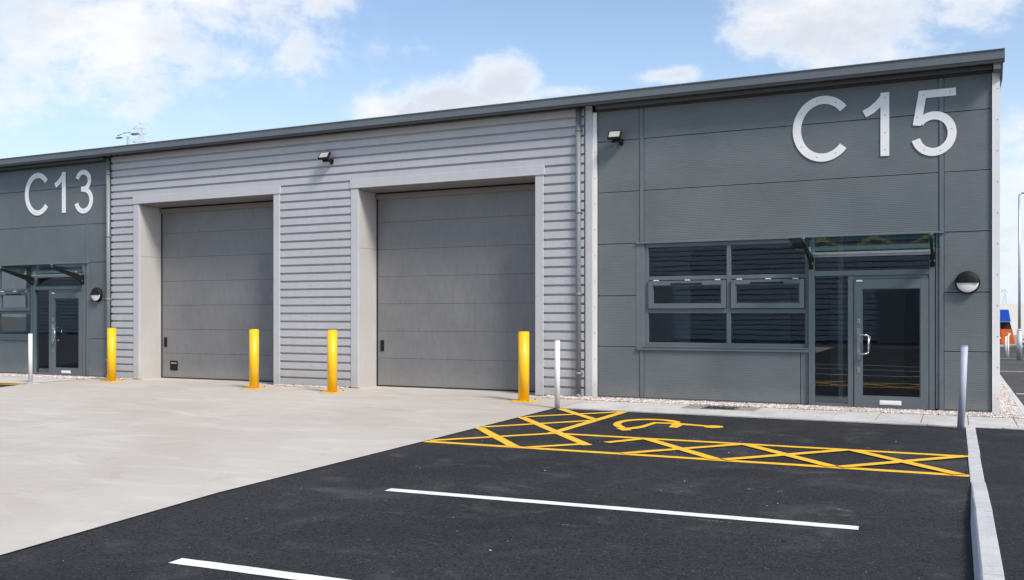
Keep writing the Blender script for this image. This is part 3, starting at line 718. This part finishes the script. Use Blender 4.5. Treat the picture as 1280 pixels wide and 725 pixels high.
# lattice pylons
def pylon(loc, H, label, w0, r):
    T_ = thing('electricity_pylon', label, 'pylon', loc, 'far electricity pylons'); x, y, _ = loc
    def wd(z): return w0*(1-z/H)**1.0*.9+.35 if z < H*.985 else .1
    b = MB(); lv = [0]; zz = 0
    while zz < H: zz += max(1.6, wd(zz)*1.0); lv.append(min(zz, H))
    for a, c2 in zip(lv, lv[1:]):
        A = [Vector((x+sx*wd(a)/2, y+sy*wd(a)/2, a)) for sx, sy in ((-1, -1), (1, -1), (1, 1), (-1, 1))]; Bq = [Vector((x+sx*wd(c2)/2, y+sy*wd(c2)/2, c2)) for sx, sy in ((-1, -1), (1, -1), (1, 1), (-1, 1))]
        for i in range(4):
            j = (i+1) % 4
            b.cyl(A[i], Bq[i], r, n=4, caps=False); b.cyl(A[i], Bq[j], r*.6, n=4, caps=False); b.cyl(A[j], Bq[i], r*.6, n=4, caps=False); b.cyl(Bq[i], Bq[j], r*.6, n=4, caps=False)
    b.build('tower', M['pyl'], T_)
    for k, hw in ((.955, 2.6), (.925, 3.2), (.89, 2.8)):
        b = MB(); z = H*k; b.cyl((x-hw, y, z), (x+hw, y, z), r, n=4)
        for s_ in (-1, 1):
            tip = Vector((x+s_*hw, y, z))
            for dy in (-.5, .5):
                b.cyl((x+s_*wd(z)/2, y+dy*wd(z), z), tip, r, n=4); b.cyl((x+s_*wd(z)/2, y+dy*wd(z), z+1.4), tip, r*.8, n=4)
            b.cyl(tip+Vector((0, 0, .05)), tip-Vector((0, 0, 1.4)), r*1.2, n=5)
        b.build('crossarm', M['pyl'], T_)
pylon((-198.4, 166.3, -.03), 54.5, 'pale lattice pylon top showing above the roof at the left', 9, .05)
pylon((52.0, 1228, -.03), 34, 'faint lattice pylon in the gap right of the building', 9, .25)

# facing terrace across the yard, seen only in the glass
M['far_gap'] = coated('facing_unit_groove', (.03, .03, .035), .5)
F = thing('facing_building', 'ribbed grey units across the yard reflected in the window glass', 'building', (-15, -44, 0))
b = MB()
for k in range(27):
    z0 = .1+k*.3
    b.box(-75, 50, -46, -40.0, z0, z0+.235); b.box(-75, 50, -46, -40.05, z0+.235, z0+.3, 1)
b.build('wall', [M['clad_far'], M['far_gap']], F)
b = MB(); b.prism([(-39.8, 8.2), (-60, 9.6), (-60, 9.7), (-39.8, 8.35)], lambda u, v, w: (w, u, v), -76, 51); b.build('roof', M['gut'], F)
for x in (-52, -36, -20, -4, 12, 28): b = MB(); b.box(x, x+4.2, -39.99, -39.9, .0, 4.1); b.build('shutter_door', M['door'], F)
b = MB(); b.box(-75, 50, -60, -46, 0, 8.1); b.build('rear_wall', M['clad_far'], F)

# ------------------------------------------------------------------ camera
cam = bpy.data.cameras.new('camera'); co = bpy.data.objects.new('camera', cam); C.objects.link(co); S.camera = co
co.location = (0, -15.9, 1.5); co.rotation_euler = (R(90), 0, R(25.588))
cam.sensor_width = 36; cam.lens = 1159/1280*36; cam.shift_y = (395-362.5)/1280; cam.clip_start = .05; cam.clip_end = 6000

# ------------------------------------------------------------------ sky, clouds and sun
W = bpy.data.worlds.new('World'); S.world = W; W.use_nodes = True
nt = W.node_tree; N = nt.nodes; Lk = nt.links; N.clear()
out = N.new('ShaderNodeOutputWorld'); bg = N.new('ShaderNodeBackground'); Lk.new(bg.outputs[0], out.inputs[0])
SUN_AZ, SUN_EL = R(118), R(46)     # azimuth clockwise from +Y
sky = N.new('ShaderNodeTexSky'); sky.sky_type = 'NISHITA'; sky.sun_disc = False; sky.sun_elevation = SUN_EL; sky.sun_rotation = SUN_AZ
sky.air_density = 1.0; sky.dust_density = 1.2; sky.ozone_density = 1.6
SKY = .12
def mth(op, a, b=None, c=None):
    n = N.new('ShaderNodeMath'); n.operation = op
    for i, v in enumerate((a, b, c)):
        if v is None: continue
        if isinstance(v, (int, float)): n.inputs[i].default_value = v
        else: Lk.new(v, n.inputs[i])
    return n.outputs[0]
def vmap(f, a, b, lo=0, hi=1):
    n = N.new('ShaderNodeMapRange'); n.interpolation_type = 'SMOOTHSTEP'
    for i, v in enumerate((f, a, b, lo, hi)):
        if isinstance(v, (int, float)): n.inputs[i].default_value = v
        else: Lk.new(v, n.inputs[i])
    return n.outputs[0]
def wnoise(scale, detail, rough, sc=(1, 1, 1), off=(0, 0, 0), dist=0):
    m = N.new('ShaderNodeMapping'); m.inputs['Scale'].default_value = sc; m.inputs['Location'].default_value = off; Lk.new(tc.outputs['Generated'], m.inputs[0])
    n = N.new('ShaderNodeTexNoise'); n.inputs['Scale'].default_value = scale; n.inputs['Detail'].default_value = detail; n.inputs['Roughness'].default_value = rough; n.inputs['Distortion'].default_value = dist
    Lk.new(m.outputs[0], n.inputs['Vector']); return n.outputs['Fac']
def wmix(f, a, b):
    n = N.new('ShaderNodeMix'); n.data_type = 'RGBA'
    for s_, v in ((n.inputs[0], f), (n.inputs[6], a), (n.inputs[7], b)):
        if isinstance(v, (int, float)): s_.default_value = v
        elif isinstance(v, tuple): s_.default_value = (*v, 1)
        else: Lk.new(v, s_)
    return n.outputs[2]
tc = N.new('ShaderNodeTexCoord'); sx = N.new('ShaderNodeSeparateXYZ'); Lk.new(tc.outputs['Generated'], sx.inputs[0])
az = mth('MULTIPLY', mth('ARCTAN2', sx.outputs[0], sx.outputs[1]), 180/math.pi); el = mth('MULTIPLY', mth('ARCSINE', sx.outputs[2]), 180/math.pi)
# clouds: soft masks at the directions the photograph has them, eaten into by noise
clouds = [(-50.0, 16.8, 8.5, 5.2, 1.15), (-43.5, 18.6, 5.0, 3.4, 1.05), (-56, 12.2, 5.0, 2.4, .85), (-38.4, 15.2, 2.0, 2.2, .5), (-36.6, 17.6, 1.8, 3.0, .42), (-40.5, 17.6, 1.5, 1.2, .35), (-33.5, 16.6, 1.6, 2.0, .3),
          (-29.8, 12.6, 3.9, 1.9, 1.25), (-26.2, 13.5, 2.2, 2.2, 1.2), (-33.3, 11.9, 2.2, 1.6, 1.1), (-31.0, 15.9, 1.4, .9, .5), (-15.8, 14.4, 2.4, .55, .9), (-22.5, 13.6, 2.2, .4, .6),
          (-5.5, 17.6, 5.6, 4.2, 1.3), (-1.0, 18.8, 4.6, 3.8, 1.0), (-10.6, 16.6, 2.4, 1.6, 1.0), (3.5, 4.0, 3.0, 6.0, .8), (-10.5, 19.8, 1.0, .9, .6)]
tot = None
for ca, ce, ra, re, wt in clouds:
    u = mth('DIVIDE', mth('SUBTRACT', az, ca), ra); v = mth('DIVIDE', mth('SUBTRACT', el, ce), re)
    d = mth('SQRT', mth('ADD', mth('MULTIPLY', u, u), mth('MULTIPLY', v, v)))
    k = mth('MULTIPLY', vmap(d, 1.7, .0), wt); tot = k if tot is None else mth('MAXIMUM', tot, k)
n1 = wnoise(9, 9, .60, (1, 1, 1.7), (3.1, 1.7, .4), .25); n2 = wnoise(34, 6, .65, (1, 1, 1.5), (0, 2, 5), .3)
nn = mth('ADD', mth('MULTIPLY', n1, .7), mth('MULTIPLY', n2, .3))
gen = vmap(wnoise(2.3, 9, .6, (1, 1, 2.4), (5, 1, 2)), .50, .68, 0, .75)       # broken cloud over the rest of the dome
inview = mth('MULTIPLY', vmap(az, -75, -60), vmap(az, 20, 8)); inview = mth('MULTIPLY', inview, vmap(el, 32, 24))
dens = mth('ADD', tot, mth('MULTIPLY', mth('SUBTRACT', nn, .5), 3.2))
cov = mth('MULTIPLY', vmap(dens, .10, 1.05), vmap(tot, .02, .3))
cov = mth('MAXIMUM', cov, mth('MULTIPLY', gen, mth('SUBTRACT', 1, inview)))
shade = vmap(wnoise(7, 6, .6, (1, 1, 2), (1, 8, 3)), .35, .65)
thick = vmap(dens, .5, 1.0)
ccol = wmix(mth('MULTIPLY', mth('MULTIPLY', shade, thick), .95), (.60, .61, .625), (.43, .46, .52))
sv = N.new('ShaderNodeVectorMath'); sv.operation = 'SCALE'; Lk.new(sky.outputs[0], sv.inputs[0]); sv.inputs[3].default_value = 1.0
hz = vmap(el, 19, -2, .06, .9)
base = wmix(hz, sv.outputs[0], (.47/SKY, .55/SKY, .64/SKY))
cs = N.new('ShaderNodeVectorMath'); cs.operation = 'SCALE'; Lk.new(ccol, cs.inputs[0]); cs.inputs[3].default_value = 1.0/SKY
fin = wmix(cov, base, cs.outputs[0])
Lk.new(fin, bg.inputs[0]); bg.inputs[1].default_value = SKY
sun = bpy.data.lights.new('sun', 'SUN'); so = bpy.data.objects.new('sun', sun); C.objects.link(so)
sun.energy = 2.4; sun.angle = R(14); sun.color = (1, .93, .84)
dirv = Vector((math.sin(SUN_AZ)*math.cos(SUN_EL), math.cos(SUN_AZ)*math.cos(SUN_EL), math.sin(SUN_EL)))
so.rotation_euler = dirv.to_track_quat('Z', 'Y').to_euler()

S.render.engine = 'CYCLES'
S.cycles.max_bounces = 8; S.cycles.transparent_max_bounces = 12; S.cycles.use_denoising = True
S.view_settings.view_transform = 'Standard'; S.view_settings.look = 'None'; S.view_settings.exposure = .72; S.view_settings.gamma = 1
S.render.resolution_x = 1024; S.render.resolution_y = 580
